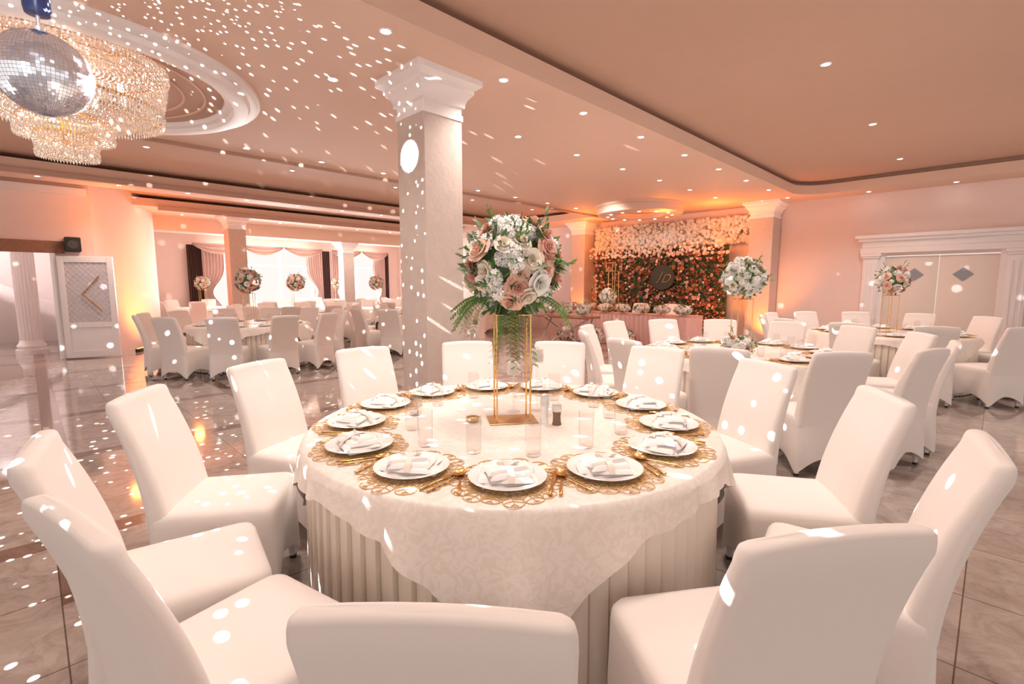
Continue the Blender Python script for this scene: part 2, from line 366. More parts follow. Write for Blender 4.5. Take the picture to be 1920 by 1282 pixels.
# ---------------------------------------------------------------- chairs
CB=.325
def cyb(t): return .192+.035*t+.098*t**1.9
def chair_shapes():
    def sec(w,d,r,cy,z,bow=0):
        return [(p[0],p[1]+cy,z+bow*(1-(p[0]/(w/2))**2)) for p in rrect(w,d,r,4,6)]
    B=[]
    for i in range(13):
        t=i/12; z=.40+t*.52
        B.append(sec(.455-.020*t,.09-.03*t,.026,cyb(t),z,.010*t))
    yc=CB
    B.append(sec(.432,.057,.026,yc+.004,.944,.011)); B.append(sec(.424,.050,.022,yc+.006,.959,.011)); B.append(sec(.41,.038,.018,yc+.008,.967,.011)); B.append(sec(.385,.018,.008,yc+.008,.971,.010))
    back=loft(B)
    D=.50; C=-.015; WD=.47
    St=[sec(WD-.005,D-.005,.05,C,.34),sec(WD,D,.05,C,.42),sec(WD-.005,D-.005,.05,C,.45),sec(WD-.025,D-.025,.05,C,.468),sec(WD-.07,D-.07,.05,C,.477),sec(.31,.34,.05,C,.482),sec(.16,.18,.04,C,.485)]
    seat=loft(St)
    secs=[]; w,d=WD,D; R=rrect(w,d,.05,4,8)
    for k in range(7):
        t=k/6; s=[]
        for x,y in R:
            cc=min(abs(x)/(w/2),abs(y)/(d/2)); hem=.025+.115*cos(pi/2*min(1,cc*1.02))**.9
            z=.42*(1-t)+hem*t
            sx=1+t*(.035*cc-.10*(1-cc)*t)
            s.append((x*(sx if abs(x)/(w)>=abs(y)/(d) else 1+t*.035*cc),y*(sx if abs(y)/d>abs(x)/w else 1+t*.035*cc)+C+(0.015*t if y>0 else 0),z))
        secs.append(s)
    skirt=loft(secs,False,False)
    legs=[]
    for sx,sy in ((-1,-1),(1,-1),(-1,1),(1,1)):
        legs.append((loft([[(p[0]+sx*.197,p[1]+C+sy*.214,z) for p in rrect(a,a,.008,2,1)] for a,z in ((.03,.018),(.035,.1),(.045,.40))]),
                     loft([[(p[0]+sx*.199,p[1]+C+sy*.216,z) for p in rrect(a,a,.006,2,1)] for a,z in ((.03,0),(.032,.02))])))
    return back,seat,skirt,legs
back,seat,skirt,legs=chair_shapes()
e=empty('banquet_chair'); top(e,'white spandex covered banquet chair with tall curved back','chair')
MB().add(back,M_fab).obj('backrest',e,60); MB().add(seat,M_fab).add(skirt,M_fab).obj('seat_cover',e,60)
for l,ft in legs: MB().add(l,M_fab).add(ft,M_foot).obj('leg',e,40)
P_chair=Proto(e)
m=MB().add(back,M_fab).add(seat,M_fab).add(skirt,M_fab)
for l,ft in legs: m.add(l,M_fab).add(ft,M_foot)
o=m.obj('banquet_chair',smooth=55); top(o,'white covered banquet chair at a distant round table','chair'); P_chairS=Proto(o)

# ---------------------------------------------------------------- tables
RT=.99
def table():
    e=empty('round_table'); top(e,'large round banquet table with pleated cream skirt','table')
    one('tabletop',lathe([(RT-.02,.715),(RT,.72),(RT,.742),(RT-.02,.747),(0,.747)],96),M_wood,e)
    n=84; per=8; N=n*per
    def an(i):
        k=i//per; q=i%per; T=[.0,.08,.22,.42,.62,.80,.90,.95]
        return 2*pi*(k+T[q])/n
    def rv(i,z):
        q=i%per; T=[0,.55,.85,1.0,1.1,1.15,1.1,.45]
        return RT-.018+.022*T[q]*(.8+.6*(1-z/.73))
    secs=[[(rv(i,z)*cos(an(i)),rv(i,z)*sin(an(i)),z) for i in range(N)] for z in (.012,.2,.45,.735)]
    one('pleated_skirt',loft(secs,False,False),M_skirt,e,30)
    one('table_leg',lathe([(.3,0),(.3,.03),(.05,.06),(.05,.68),(.2,.715)],24),M_steel,e)
    return Proto(e)
P_table=table()
def dropf(a):
    a=abs((a+45)%90-45)
    T=[(0,.405),(5,.41),(9,.375),(13,.29),(18,.215),(24,.155),(33,.11),(45,.085)]
    for (x0,y0),(x1,y1) in zip(T,T[1:]):
        if a<=x1: t=(a-x0)/(x1-x0); return y0+(y1-y0)*t
    return .085
def cloth():
    N=360; secs=[]
    def ring(r,z): return [(r*cos(2*pi*i/N),r*sin(2*pi*i/N),z) for i in range(N)]
    zt=.755
    for r in (.02,.4,.8,.96): secs.append(ring(r,zt-.75))
    secs.append(ring(RT+.005,.004)); secs.append(ring(RT+.017,-.002)); secs.append(ring(RT+.023,-.014))
    for k in range(1,11):
        s=k/10; row=[]
        for i in range(N):
            a=2*pi*i/N; dg=math.degrees(a)-225; q=(dg+45)%90-45; dr=dropf(dg)
            hang=(dr/.4)
            rip=.012*s*sin(a*16+1)+.010*s*sin(a*27)+.034*s*hang*(1+cos(rad(q)*19))*.5+.014*s*hang*sin(rad(q)*34+.6)
            r=RT+.030+abs(rip)*.95+.012*s
            row.append((r*cos(a),r*sin(a),-.014-(dr-.014)*s+.008*s*sin(a*22)+.006*s*sin(a*13+2)))
        secs.append(row)
    V,F=loft(secs,True,False)
    F=[tuple(reversed(f)) for f in F]
    o=one('tablecloth',(V,F),M_dam,None,60); top(o,'cream damask tablecloth overlay draped over round table','tablecloth'); return Proto(o)
P_cloth=cloth()

def placemat():
    m=MB(); n=16; g=2*pi/n; rq=random.Random(12)
    for k in range(n):
        a=g*k
        for li,(r0,r1,hw,off) in enumerate(((.032,.105,.030*.5,0),(.075,.162,.058*.5,.5),(.125,.212,.080*.5,0))):
            if li==2: r1=r1*rq.uniform(.92,1.05)
            a0=a+off*g+(rq.uniform(-.06,.06) if li>0 else 0); ax=Vector((cos(a0),sin(a0),0)); si=Vector((-sin(a0),cos(a0),0))
            def P(t,w): return ax*(r0+(r1-r0)*t)+si*w
            for sgn in (-1,1):
                pts=[P(.5-.5*cos(pi*i/8),sgn*hw*(sin(pi*i/8)**.8)*(.7+.4*i/8)) for i in range(9)]
                m.add(ribbon(pts,.0034,.0022),M_goldmat)
                for t in (.3,.55,.78):
                    w=hw*sin(pi*min(1,t+.12))*.92; m.add(ribbon([P(t-.05,0),P(t+.12,sgn*w)],.0023,.002),M_goldmat)
            m.add(ribbon([P(0,0),P(1,0)],.0028,.0022),M_goldmat)
    m.add(lathe([(.036,0),(.036,.002),(.028,.002),(.028,0)],24,cap=False),M_goldmat)
    o=m.obj('placemat',smooth=0); top(o,'round gold openwork leaf placemat','placemat'); return Proto(o)
P_mat=placemat()
def plate():
    P=[(.075,0),(.078,.0),(.095,.004),(.125,.012),(.140,.016),(.142,.0175),(.142,.0190),(.140,.0200),(.126,.0165),(.110,.0125),(.098,.0095),(.088,.006),(.075,.005),(0.04,.005),(0,.005)]
    o=one('dinner_plate',lathe(P,56),M_plate,None,35); top(o,'white porcelain dinner plate on gold placemat','plate'); return Proto(o)
P_plate=plate()
def pillow(w,d,h,seed,nx=20,ny=16,taper=0,nz=.0025):
    def fn(u,v):
        x=(u-.5)*w*(1-taper*v); y=(v-.5)*d
        e=min(1,min(u,1-u)*14)*min(1,min(v,1-v)*14)
        n=noise.noise(Vector((x*20+seed,y*12,seed)))*nz*e
        return (x+.003*sin(v*5+seed),y+.003*sin(u*5+seed),h*math.sqrt(max(e,0))+n)
    return grid(fn,nx,ny)
def napkin():
    m=MB()
    m.add(pillow(.205,.165,.011,1),M_nap,RZ(.08)); m.add(pillow(.195,.15,.013,5,nz=.004),M_nap,TR(.004,.004,.010)@RZ(-.12)); m.add(pillow(.185,.13,.014,9,taper=.2,nz=.005),M_nap,TR(-.003,.006,.022)@RZ(.12))
    m.add(pillow(.16,.075,.014,3,nz=.007),M_nap,TR(.004,.012,.035)@RZ(.28))
    o=m.obj('napkin',smooth=60); top(o,'folded white linen napkin with beige ribbon on plate','napkin')
    def rb(u,v):
        y=-.084+.168*u; return ((v-.5)*.024+.006*sin(u*5),y,.012+.041*sin(pi*u)**.45)
    def loop(s):
        return lambda u,v: ((v-.5)*.02+s*(.008+.024*sin(pi*u)),.012+.012*(u-.5)*s,.054+.008*cos(pi*u)+.006*sin(pi*u))
    MB().add(grid(rb,14,2),M_rib).add(grid(loop(1),8,1),M_rib).add(grid(loop(-1),8,1),M_rib).obj('ribbon',o,60)
    return Proto(o)
P_nap=napkin()
def elsec(y,w,h,z,n=8,x=0): return [(x+w/2*cos(2*pi*i/n),y,z+h/2*sin(2*pi*i/n)) for i in range(n)]
def cutlery():
    hd=[(.10,.005,.003),(.098,.013,.006),(.05,.011,.006),(.0,.008,.005)]
    kn=MB().add(loft([elsec(y,w,h,.003) for y,w,h in hd]+[elsec(-.01,.013,.002,.003),elsec(-.07,.018,.0016,.003),elsec(-.10,.010,.0014,.003),elsec(-.105,.002,.001,.003)]),M_cut)
    o=kn.obj('table_knife',smooth=50); top(o,'gold table knife beside plate','knife'); k=Proto(o)
    m=MB().add(loft([elsec(y,w,h,.003) for y,w,h in hd]+[elsec(-.03,.006,.003,.003),elsec(-.045,.02,.003,.002),elsec(-.065,.026,.003,.002)]),M_cut)
    for i in range(4):
        x=-.0105+i*.007; m.add(loft([elsec(-.06,.004,.0025,.002,6,x),elsec(-.105,.0025,.002,.006,6,x)]),M_cut)
    o=m.obj('table_fork',smooth=50); top(o,'gold table fork beside plate','fork'); fk=Proto(o)
    m=MB().add(loft([elsec(y,w,h,.003) for y,w,h in hd]+[elsec(-.045,.006,.003,.004)]),M_cut)
    def bowl(u,v):
        a=2*pi*u; r=v; return (.022*r*cos(a),-.072+.032*r*sin(a),.0035+.008*r*r)
    m.add(grid(bowl,16,4),M_cut)
    o=m.obj('table_spoon',smooth=60); top(o,'gold table spoon beside plate','spoon'); sp=Proto(o)
    return k,fk,sp
P_kn,P_fk,P_sp=cutlery()
def glass():
    P=[(0,0),(.029,0),(.031,.002),(.0335,.158),(.033,.160),(.032,.159),(.0295,.014),(0,.012)]
    o=one('highball_glass',lathe(P,32),M_glass,None,50); top(o,'clear tall highball drinking glass','glass'); return Proto(o)
P_gl=glass()
ZT=.7555
def settings(cr,cd,n,off,near=True,rho=.785):
    for k in range(n):
        al=off+360*k/n
        j=rnd.uniform(-1,1)
        p,rz=ringpos(cr,cd,al+j*.5,rho); dz=.0024*(k%2)
        P_mat.place((p.x,p.y,ZT+dz),rz+rnd.random()*6,group='gold placemats')
        P_plate.place((p.x,p.y,ZT+.0052),rz,group='dinner plates')
        P_nap.place((p.x,p.y,ZT+.0115),rz+rnd.uniform(-.45,.45),group='folded napkins')
        q,r2=ringpos(cr,cd,al+12+rnd.uniform(-2,2),rho-.25+rnd.uniform(-.03,.03)); P_gl.place((q.x,q.y,ZT),0,group='highball glasses')
        if near:
            u=Vector((cos(rz),sin(rz),0)); w_=Vector((-sin(rz),cos(rz),0))
            for pr,x,g in ((P_fk,.166,'gold forks'),(P_kn,-.160,'gold knives'),(P_sp,-.190,'gold spoons')):
                q=p+u*x+w_*.035; pr.place((q.x,q.y,ZT+.0055),rz+rnd.uniform(-.08,.08)+(.12 if x>0 else -.10),group=g)

T1=(0,2.45); T2=(2.45,5.15); T3=(5.62,7.2)
def lay_table(c_,sc=1,tl='large round banquet table with pleated cream skirt'):
    p=W(*c_); P_table.place((p.x,p.y,0),0,(sc,sc,1),label=tl,group='banquet tables')
    P_cloth.place((p.x,p.y,.75),0,(sc,sc,1),group='damask tablecloths')
    return p
lay_table(T1); lay_table(T2); lay_table(T3)
settings(*T1,13,-1); settings(*T2,12,10,True); settings(*T3,12,0,False)
for al,tr,ro in ((-4,1.79,0),(-32,1.75,0),(25,1.69,-14),(-54.5,1.77,0),(54.5,1.77,0),(-80,1.71,0),(79,1.69,0),(-109,1.66,0),(109,1.66,0),(-137,1.66,0),(138,1.65,0),(-167,1.69,0),(166,1.66,0)):
    p,rz=ringpos(*T1,al,max(tr-CB,1.355)); P_chair.place((p.x,p.y,0),rz+rad(ro)+rnd.uniform(-.04,.04),label='white spandex covered banquet chair at the main round table',group='chairs at the main table')
for k in range(13):
    p,rz=ringpos(*T2,-3+360*k/13,1.36+rnd.uniform(0,.03)); P_chair.place((p.x,p.y,0),rz+rnd.uniform(-.06,.06),label='white spandex covered chair at neighbouring round table',group='chairs at the second table')
for k in range(12):
    p,rz=ringpos(*T3,8+360*k/12,1.36+rnd.uniform(0,.03)); P_chairS.place((p.x,p.y,0),rz+rnd.uniform(-.06,.06),label='white covered chair at table near the double doors',group='chairs near the doors')

# ---------------------------------------------------------------- flowers
def rose():
    V=[];F=[]
    for li,(n,r0,h,fl) in enumerate(((3,.008,.030,.002),(4,.014,.032,.006),(5,.022,.030,.012),(6,.030,.026,.02),(7,.036,.02,.032))):
        for k in range(n):
            a0=2*pi*k/n+li*.7; span=2*pi/n*1.35; o=len(V)
            for j in range(5):
                v=j/4
                for i in range(5):
                    u=-1+i/2; a=a0+u*span/2; rr=r0*(.3+.7*v**.5)+fl*v**2.5*(1-.3*u*u)
                    z=h*v*(1-.2*u*u)-(.006*li)+ (-.008*(li/4)*v**4)
                    V.append(Vector((rr*cos(a),rr*sin(a),z+.01)))
            for j in range(4):
                for i in range(4): q=o+j*5+i; F.append((q,q+1,q+6,q+5))
    return V,F
ROSE=rose()
def hyd(n=34,r=.05,s=.019,seed=1):
    rr=random.Random(seed); V=[];F=[]
    for k in range(n):
        z=1-1.25*(k+.5)/n; a=k*2.39996; q=math.sqrt(max(0,1-z*z)); d=Vector((q*cos(a),q*sin(a),z))
        M=Matrix.Translation(d*r*rr.uniform(.80,1.12))@orient(d,rr.random()*6)
        for p in range(5):
            t=2*pi*p/5; o=len(V)
            for x,y,zz in ((0,0,0),(s*.7,s*.38,.003),(s*1.15,0,.005),(s*.7,-s*.38,.003)):
                V.append(M@Vector((x*cos(t)-y*sin(t),x*sin(t)+y*cos(t),zz)))
            F.append((o,o+1,o+2,o+3))
    return V,F
HYD=hyd()
def leafshape(L=.07,w=.028):
    V=[Vector(p) for p in ((0,0,0),(w*.42,0,L*.3),(0,.004,L*.3),(-w*.42,0,L*.3),(w*.45,.004,L*.6),(0,.010,L*.62),(-w*.45,.004,L*.6),(0,.018,L))]
    return V,[(0,1,2),(0,2,3),(1,4,5,2),(2,5,6,3),(4,7,5),(5,7,6)]
LEAF=leafshape()
def fern(L=.35,dirv=(1,0),droop=.3,rise=.02):
    """feathery asparagus fern stem"""
    N_=18; pts=[]
    for i in range(N_):
        t=i/(N_-1); pts.append(Vector((dirv[0]*L*(t**.8)*.55,dirv[1]*L*(t**.8)*.55,rise*sin(pi*t)-droop*t**1.5)))
    out=[tube(pts,[.0022*(1-.7*i/(N_-1)) for i in range(N_)],4)]
    side=Vector((-dirv[1],dirv[0],0))
    V=[];F=[]
    for i in range(2,N_):
        for sg in (-1,1):
            Lb=.042*(1-.6*i/N_)
            for q in range(6):
                t=(q+1)/6; b=pts[i]+side*sg*Lb*t+Vector((0,0,-.012*t)) 
                for s2 in (-1,1):
                    o=len(V); tip=b+(side*sg*.006+Vector((dirv[0],dirv[1],-.6))*.010*s2); mid=b.lerp(tip,.5)
                    V+= [b,mid+Vector((0,0,.0013))+side*.0012,tip,mid-Vector((0,0,.0013))-side*.0012]; F.append((o,o+1,o+2,o+3))
    out.append((V,F)); return out
def arrangement(name,seed,label,white=False,joined=False,n=46,nl=230,rad_=.205,ferns=0,hz=1.0,low=False,fs=1.0,sprigs=9,pr=.55):
    r=random.Random(seed); e=None if joined else empty(name); J=MB()
    cz=.24*hz
    cache={}
    def emit(nm,vf,mat,M):
        if joined: J.add(vf,mat,M)
        else:
            key=(nm,mat.name)
            if key not in cache: cache[key]=one(nm,vf,mat,None,60); o=cache[key]
            else: o=cache[key].copy(); col.objects.link(o)
            o.parent=e; o.matrix_local=M
    core=lathe([(max(rad_*.8*cos(pi*i/10-pi/2),0.0001),cz+rad_*.8*hz*sin(pi*i/10-pi/2)) for i in range(11)],16)
    for k in range(n):
        z=1-1.85*(k+.5)/n; a=k*2.39996+r.uniform(-.2,.2); q=math.sqrt(max(0,1-z*z)); d=Vector((q*cos(a),q*sin(a),z)).normalized()
        x=r.random(); isr=x<(.25 if white else pr)
        kk=r.uniform(.98,1.1) if isr else r.uniform(.82,1.0)
        p=Vector((d.x*rad_*kk,d.y*rad_*kk,cz+d.z*rad_*hz*kk))
        M=Matrix.Translation(p)@orient(d+Vector((r.uniform(-.25,.25),r.uniform(-.25,.25),r.uniform(-.1,.2))),r.random()*6)
        if isr:
            mt=r.choice([M_cream,M_wht,M_cream] if white else [M_peach,M_dusty,M_cream,M_peach,M_cream,M_peach,M_wht]); sc=r.uniform(.8,1.15)*fs
            emit('rose',ROSE,mt,M@Matrix.Scale(sc,4))
        elif x<.93: emit('white_blossom',HYD,M_wht,M@Matrix.Scale(r.uniform(.8,1.1)*fs,4))
        else: emit('small_blossom',HYD,M_cream,M@Matrix.Scale(r.uniform(.6,.8)*fs,4))
    G=MB(); G.add(core,M_leaf)
    for k in range(nl):
        z=r.uniform(-1,1); a=r.random()*2*pi; q=math.sqrt(1-z*z); d=Vector((q*cos(a),q*sin(a),z))
        p=Vector((d.x*rad_*.98,d.y*rad_*.98,cz+d.z*rad_*hz*.98))
        G.add(LEAF,r.choice([M_leaf,M_leaf2,M_leaf,M_fern]),Matrix.Translation(p)@orient(d+Vector((r.uniform(-.9,.9),r.uniform(-.9,.9),r.uniform(-.7,.9))),r.random()*6)@Matrix.Scale(r.uniform(.7,1.1),4))
    for k in range(sprigs if not low else 4):
        a=r.random()*2*pi; el=r.uniform(-.2,1.1); d=Vector((cos(a)*cos(el),sin(a)*cos(el),sin(el)))
        p0=Vector((0,0,cz))+d*rad_*.8; L=r.uniform(.08,.15)
        pts=[p0+d*L*t+Vector((0,0,.02*t*t)) for t in (0,.35,.7,1)]
        G.add(tube(pts,.0015,4),M_stem)
        for i in range(9):
            t=.25+.75*i/8; G.add(LEAF,M_leaf2 if k%2 else M_fern,Matrix.Translation(p0+d*L*t+Vector((0,0,.02*t*t)))@orient(d+Vector((r.uniform(-1,1),r.uniform(-1,1),r.uniform(-.5,.8))),r.random()*6)@Matrix.Scale(.5,4))
    for k in range(ferns):
        a=r.random()*2*pi; dv=(cos(a),sin(a))
        if ferns>5 and k%4: a=rad(190)+r.uniform(-.6,.6); dv=(cos(a),sin(a))
        for s in fern(r.uniform(.30,.44),dv,r.uniform(.05,.20)): G.add(s,M_fern,Matrix.Translation((dv[0]*.07,dv[1]*.07,cz-rad_*.7*hz)))
    if ferns:
        for k in range(16):
            a=r.random()*6.3; dv=(cos(a),sin(a))
            for s in fern(r.uniform(.05,.20),dv,r.uniform(.12,.34)): G.add(s,M_fern,Matrix.Translation((dv[0]*.03,dv[1]*.03,cz-rad_*.8*hz)))
        for k in range(110):
            a=r.random()*6.3; q=r.random()**.5*.13; G.add(LEAF,r.choice([M_leaf,M_fern,M_leaf2]),Matrix.Translation((q*cos(a),q*sin(a),cz-rad_*r.uniform(.65,1.05)))@orient((cos(a),sin(a),-.8),r.random()*6)@Matrix.Scale(.62,4))
    if joined:
        o=len(J.v); J.v+=G.v
        for mt in G.mats:
            if mt not in J.mats: J.mats.append(mt)
        J.f+=[tuple(i+o for i in ff) for ff in G.f]; J.mi+=[J.mats.index(G.mats[i]) for i in G.mi]
        o=J.obj(name,smooth=60); top(o,label,'flowers'); return Proto(o)
    fo=G.obj('foliage',e,60); fo['kind']='stuff'
    top(e,label,'flowers'); return Proto(e)
P_arr=arrangement('flower_arrangement',41,'tall ball of peach roses, white blossoms and greenery',n=88,ferns=12,sprigs=18,pr=.56,fs=.90,nl=280,rad_=.215)
P_arrW=arrangement('flower_arrangement',5,'white and blush floral ball with greenery on gold stand',white=True,joined=True,n=60,nl=160,fs=.95)
P_arrF=arrangement('flower_arrangement',9,'distant round centrepiece of pink and white flowers',joined=True,n=34,nl=110,fs=1.1)
P_low=arrangement('low_flower_mound',3,'low mound of mixed blush and white flowers',joined=True,n=26,nl=90,rad_=.17,hz=.45,low=True)

def stand():
    e=empty('flower_stand'); top(e,'gold metal flower stand with four thin rods','stand')
    one('base_plate',bbox(-.125,.125,-.085,.085,0,.006,.002),M_golddk,e)
    for sx in (-1,1):
        for sy in (-1,1): one('rod',tube([(sx*.085,sy*.055,.006),(sx*.085,sy*.055,.55)],.0045,8),M_gold,e)
    m=MB()
    for a,b in (((-.085,-.055),(.085,-.055)),((.085,-.055),(.085,.055)),((.085,.055),(-.085,.055)),((-.085,.055),(-.085,-.055))): m.add(tube([(*a,.55),(*b,.55)],.0045,6),M_gold)
    m.add(bbox(-.08,.08,-.05,.05,.548,.553,.001),M_golddk)
    m.obj('top_frame',e)
    return Proto(e)
P_stand=stand()
def centre(c_,pr,lab,z=.7555,rz=-pi/4+.16,sc=1):
    p=W(*c_) if not isinstance(c_,Vector) else c_
    P_stand.place((p.x,p.y,z),rz,label='gold metal flower stand with thin rods on banquet table',group='gold flower stands')
    return pr.place((p.x,p.y,z+.5535),rz,sc,label=lab,group='floral centrepieces')
centre((0,2.45),P_arr,'tall ball of peach roses, white blossoms and greenery')
centre(T2,P_arrW,'white and blush floral ball on gold stand',sc=.92)
centre(T3,P_arrF,'pink and white floral ball on gold stand near the doors',sc=.9)
p=W(T2[0]-.15,T2[1]-.28); P_low.place((p.x,p.y,ZT+.015),0,.8,label='small low posy of white and pink flowers',group='low flower mounds')

def at(r,d,z=ZT): p=W(r,d); return (p.x,p.y,z)
def candle(h,loc,lab):
    e=empty('candle_holder',loc); top(e,lab,'candle holder')
    one('glass_stem',lathe([(0,0),(.036,0),(.036,.004),(.008,.012),(.006,.03),(.012,h*.5),(.006,h-.02),(.012,h-.008),(.036,h),(.038,h+.006),(.038,h+.05),(.036,h+.05),(.035,h+.008),(0,h+.006)],24),M_glass,e)
    one('candle',lathe([(0,h+.008),(.032,h+.008),(.033,h+.012),(.033,h+.075),(.029,h+.079),(0,h+.077)],24),M_candle,e)
    one('wick',tube([(0,0,h+.075),(0,0,h+.09)],.001,5),M_blk,e)
candle(.20,at(.01,2.62),'glass stem candle holder with white pillar candle')
candle(.27,at(.14,2.64),'taller glass stem candle holder with white candle')
def mill(loc,h,mt,lab):
    e=empty('spice_mill',loc); top(e,lab,'spice mill')
    one('mill_body',lathe([(0,0),(.024,0),(.024,.004),(.021,.01),(.019,h*.4),(.022,h*.62),(0,h*.62)],20),mt,e)
    one('mill_cap',lathe([(0,h*.62),(.023,h*.62),(.024,h*.66),(.024,h*.9),(.019,h*.97),(.008,h),(0,h)],20),M_steel,e)
mill(at(.165,2.40),.15,M_plate,'salt mill with steel cap on the tablecloth')
mill(at(.225,2.37),.11,M_sp,'short pepper mill with dark grains and steel cap')
e=empty('tealight_holder',at(-.20,2.42)); top(e,'small gold rimmed glass tealight holder','candle holder')
one('holder_bowl',lathe([(0,0),(.02,0),(.03,.008),(.036,.024),(.034,.025),(.028,.01),(0,.006)],24),M_gold,e)
one('wax',lathe([(0,.0065),(.024,.008),(.024,.016),(0,.016)],20),M_candle,e)

# ---------------------------------------------------------------- distant tables
far=[(Vector((2.87,9.66,0)),1.0,12),(Vector((4.9,12.7,0)),.85,10),(Vector((4.0,18.0,0)),.75,8),(Vector((6.2,16.3,0)),.75,8),(Vector((8.5,18.0,0)),.75,8),(Vector((7.75,13.75,0)),.85,10),(Vector((10.8,15.9,0)),.85,10),(Vector((6.5,9.6,0)),.95,12),(Vector((10.6,12.3,0)),.9,10)]
for i,(p,sc,n) in enumerate(far):
    P_table.place(p,0,(sc,sc,1),label='distant round banquet table with cream skirt',group='banquet tables')
    P_cloth.place((p.x,p.y,.75),0,(sc,sc,1),group='damask tablecloths')
    for k in range(n):
        a=2*pi*(k+.3*i)/n; r=RT*sc+.36
        q=p+Vector((-sin(a),cos(a),0))*r
        if q.x<2.95 and q.y>13.5: continue
        P_chairS.place(q,a+rnd.uniform(-.06,.06),label='white covered banquet chair at a distant round table',group='chairs at distant tables')
        if i in (0,1,7):
            q=p+Vector((-sin(a),cos(a),0))*(RT*sc-.22); P_plate.place((q.x,q.y,ZT),a,group='dinner plates'); 
            P_nap.place((q.x,q.y,ZT+.006),a,group='folded napkins')
            q=p+Vector((-sin(a+.15),cos(a+.15),0))*(RT*sc-.42); P_gl.place((q.x,q.y,ZT),a,group='highball glasses')
    centre(p,P_arrF,'distant round centrepiece of pink and white flowers',sc=.9)

# ---------------------------------------------------------------- stage
def scatter_leaves(m,n,x,y0,y1,z0,z1,mats,sc=(1,2),dep=.08,seed=1):
    r=random.Random(seed)
    for k in range(n):
        d=Vector((-1,r.uniform(-1,1),r.uniform(-1,1)))
        m.add(LEAF,r.choice(mats),Matrix.Translation((x-r.random()*dep,r.uniform(y0,y1),r.uniform(z0,z1)))@orient(d,r.random()*6)@Matrix.Scale(r.uniform(*sc),4))
def scatter_fl(m,n,x,y0,y1,z0,z1,shape,mats,sc,dep=.1,seed=1,bias=0,hole=None):
    r=random.Random(seed)
    for k in range(n):
        z=z0+(z1-z0)*r.random()**(1+bias); d=Vector((-1,r.uniform(-.6,.6),r.uniform(-.5,.7))); y=r.uniform(y0,y1); xx=x-.03-r.random()*dep; s_=r.uniform(*sc); mt=r.choice(mats)
        if hole and (y-6.28)**2+(z-1.66)**2<hole**2: continue
        m.add(shape,mt,Matrix.Translation((xx,y,z))@orient(d,r.random()*6)@Matrix.Scale(s_,4))
e=empty('flower_wall',(12.1,6.6,0)); top(e,'dark green hedge wall covered with orange and white flowers','flower wall')
def rel(o): o.location=(-12.1,-6.6,0); return o
rel(one('backing_panel',box(12.08,12.16,4.7,8.5,0,2.42),M_hedge,e,0))
m=MB(); scatter_leaves(m,3600,12.08,4.65,8.55,.02,2.44,[M_hedge,M_hedge,M_leaf,M_leaf2,M_red,M_orange],(1.0,2.0)); o=rel(m.obj('hedge_leaves',e,60)); o['kind']='stuff'
m=MB(); scatter_fl(m,860,12.02,4.7,8.5,.05,2.35,ROSE,[M_orange,M_red,M_dusty,M_orange,M_red,M_red],(.35,.8),bias=.2,seed=4,hole=.36); o=rel(m.obj('orange_blossoms',e,60)); o['kind']='stuff'
m=MB(); scatter_fl(m,340,12.0,4.7,8.5,.05,2.35,HYD,[M_cream,M_peach,M_orange],(.3,.6),bias=.9,seed=6,hole=.38); scatter_fl(m,300,12.0,4.6,8.6,2.22,2.52,HYD,[M_cream,M_peach,M_wht],(.4,.8),seed=16); o=rel(m.obj('pale_blossoms',e,60)); o['kind']='stuff'
e=empty('blossom_panel',(12.36,6.5,2.46)); top(e,'white and blush blossom panel hung above the hedge','flower wall')
o=one('backing_panel',box(12.36,12.40,4.25,8.7,2.46,3.14),M_curt,e,0); o.location=(-12.36,-6.5,-2.46)
m=MB(); scatter_fl(m,1400,12.38,4.25,8.7,2.48,3.12,HYD,[M_wht,M_wht,M_wht,M_cream],(.5,1.0),seed=8,dep=.10); scatter_leaves(m,260,12.34,4.25,8.7,2.48,3.14,[M_dusty,M_leaf2,M_red],(.8,1.5),seed=9); o=m.obj('blossoms',e,60); o.location=(-12.36,-6.5,-2.46); o['kind']='stuff'
e=empty('monogram_sign',(11.90,6.28,1.66)); top(e,'round dark sign with gold JD monogram on hedge','sign')
V,F=lathe([(.33,0),(.33,.02),(.32,.03),(0,.03)],48); Mx=Matrix.Rotation(-pi/2,4,'Y')
one('sign_disc',([Mx@v for v in V],F),nmat('dark_green_disc',(.035,.035,.02),.5),e)
for chh,dy,dz in (('J',.09,.03),('D',-.08,-.04)):
    cu=bpy.data.curves.new('letter','FONT'); cu.body=chh; cu.size=.32; cu.extrude=.004; cu.offset=-.008; cu.shear=.5; cu.align_x='CENTER'; cu.align_y='CENTER'
    to=bpy.data.objects.new('letter_tmp',cu); col.objects.link(to); bpy.context.view_layer.update()
    me=bpy.data.meshes.new_from_object(to.evaluated_get(bpy.context.evaluated_depsgraph_get())); bpy.data.objects.remove(to)
    me.materials.clear(); me.materials.append(M_golddk); o=bpy.data.objects.new('letter',me); col.objects.link(o); o.parent=e
    o.location=(-.040,dy,dz); o.rotation_euler=(pi/2,0,-pi/2)
e=empty('head_table',(10.6,6.5,0)); top(e,'long head table with gathered pink satin skirt','table')
one('tabletop',bbox(-.4,.4,-1.7,1.7,.71,.75),M_wood,e)
def sk(u,v):
    P=[(-.42,1.72),(-.42,-1.72),(.42,-1.72),(.42,1.72)]
    L=[3.44,.84,3.44,.84]; s=u*sum(L); k=0
    while k<3 and s>L[k]: s-=L[k]; k+=1
    a=Vector(P[k]);b=Vector(P[(k+1)%4]); p=a.lerp(b,min(1,s/L[k])); dd=(b-a).normalized(); nn_=Vector((dd.y,-dd.x))
    p=p+nn_*(.02*sin(u*2*pi*70)*(1-v*.6)); return (p.x,p.y,.01+.74*v)
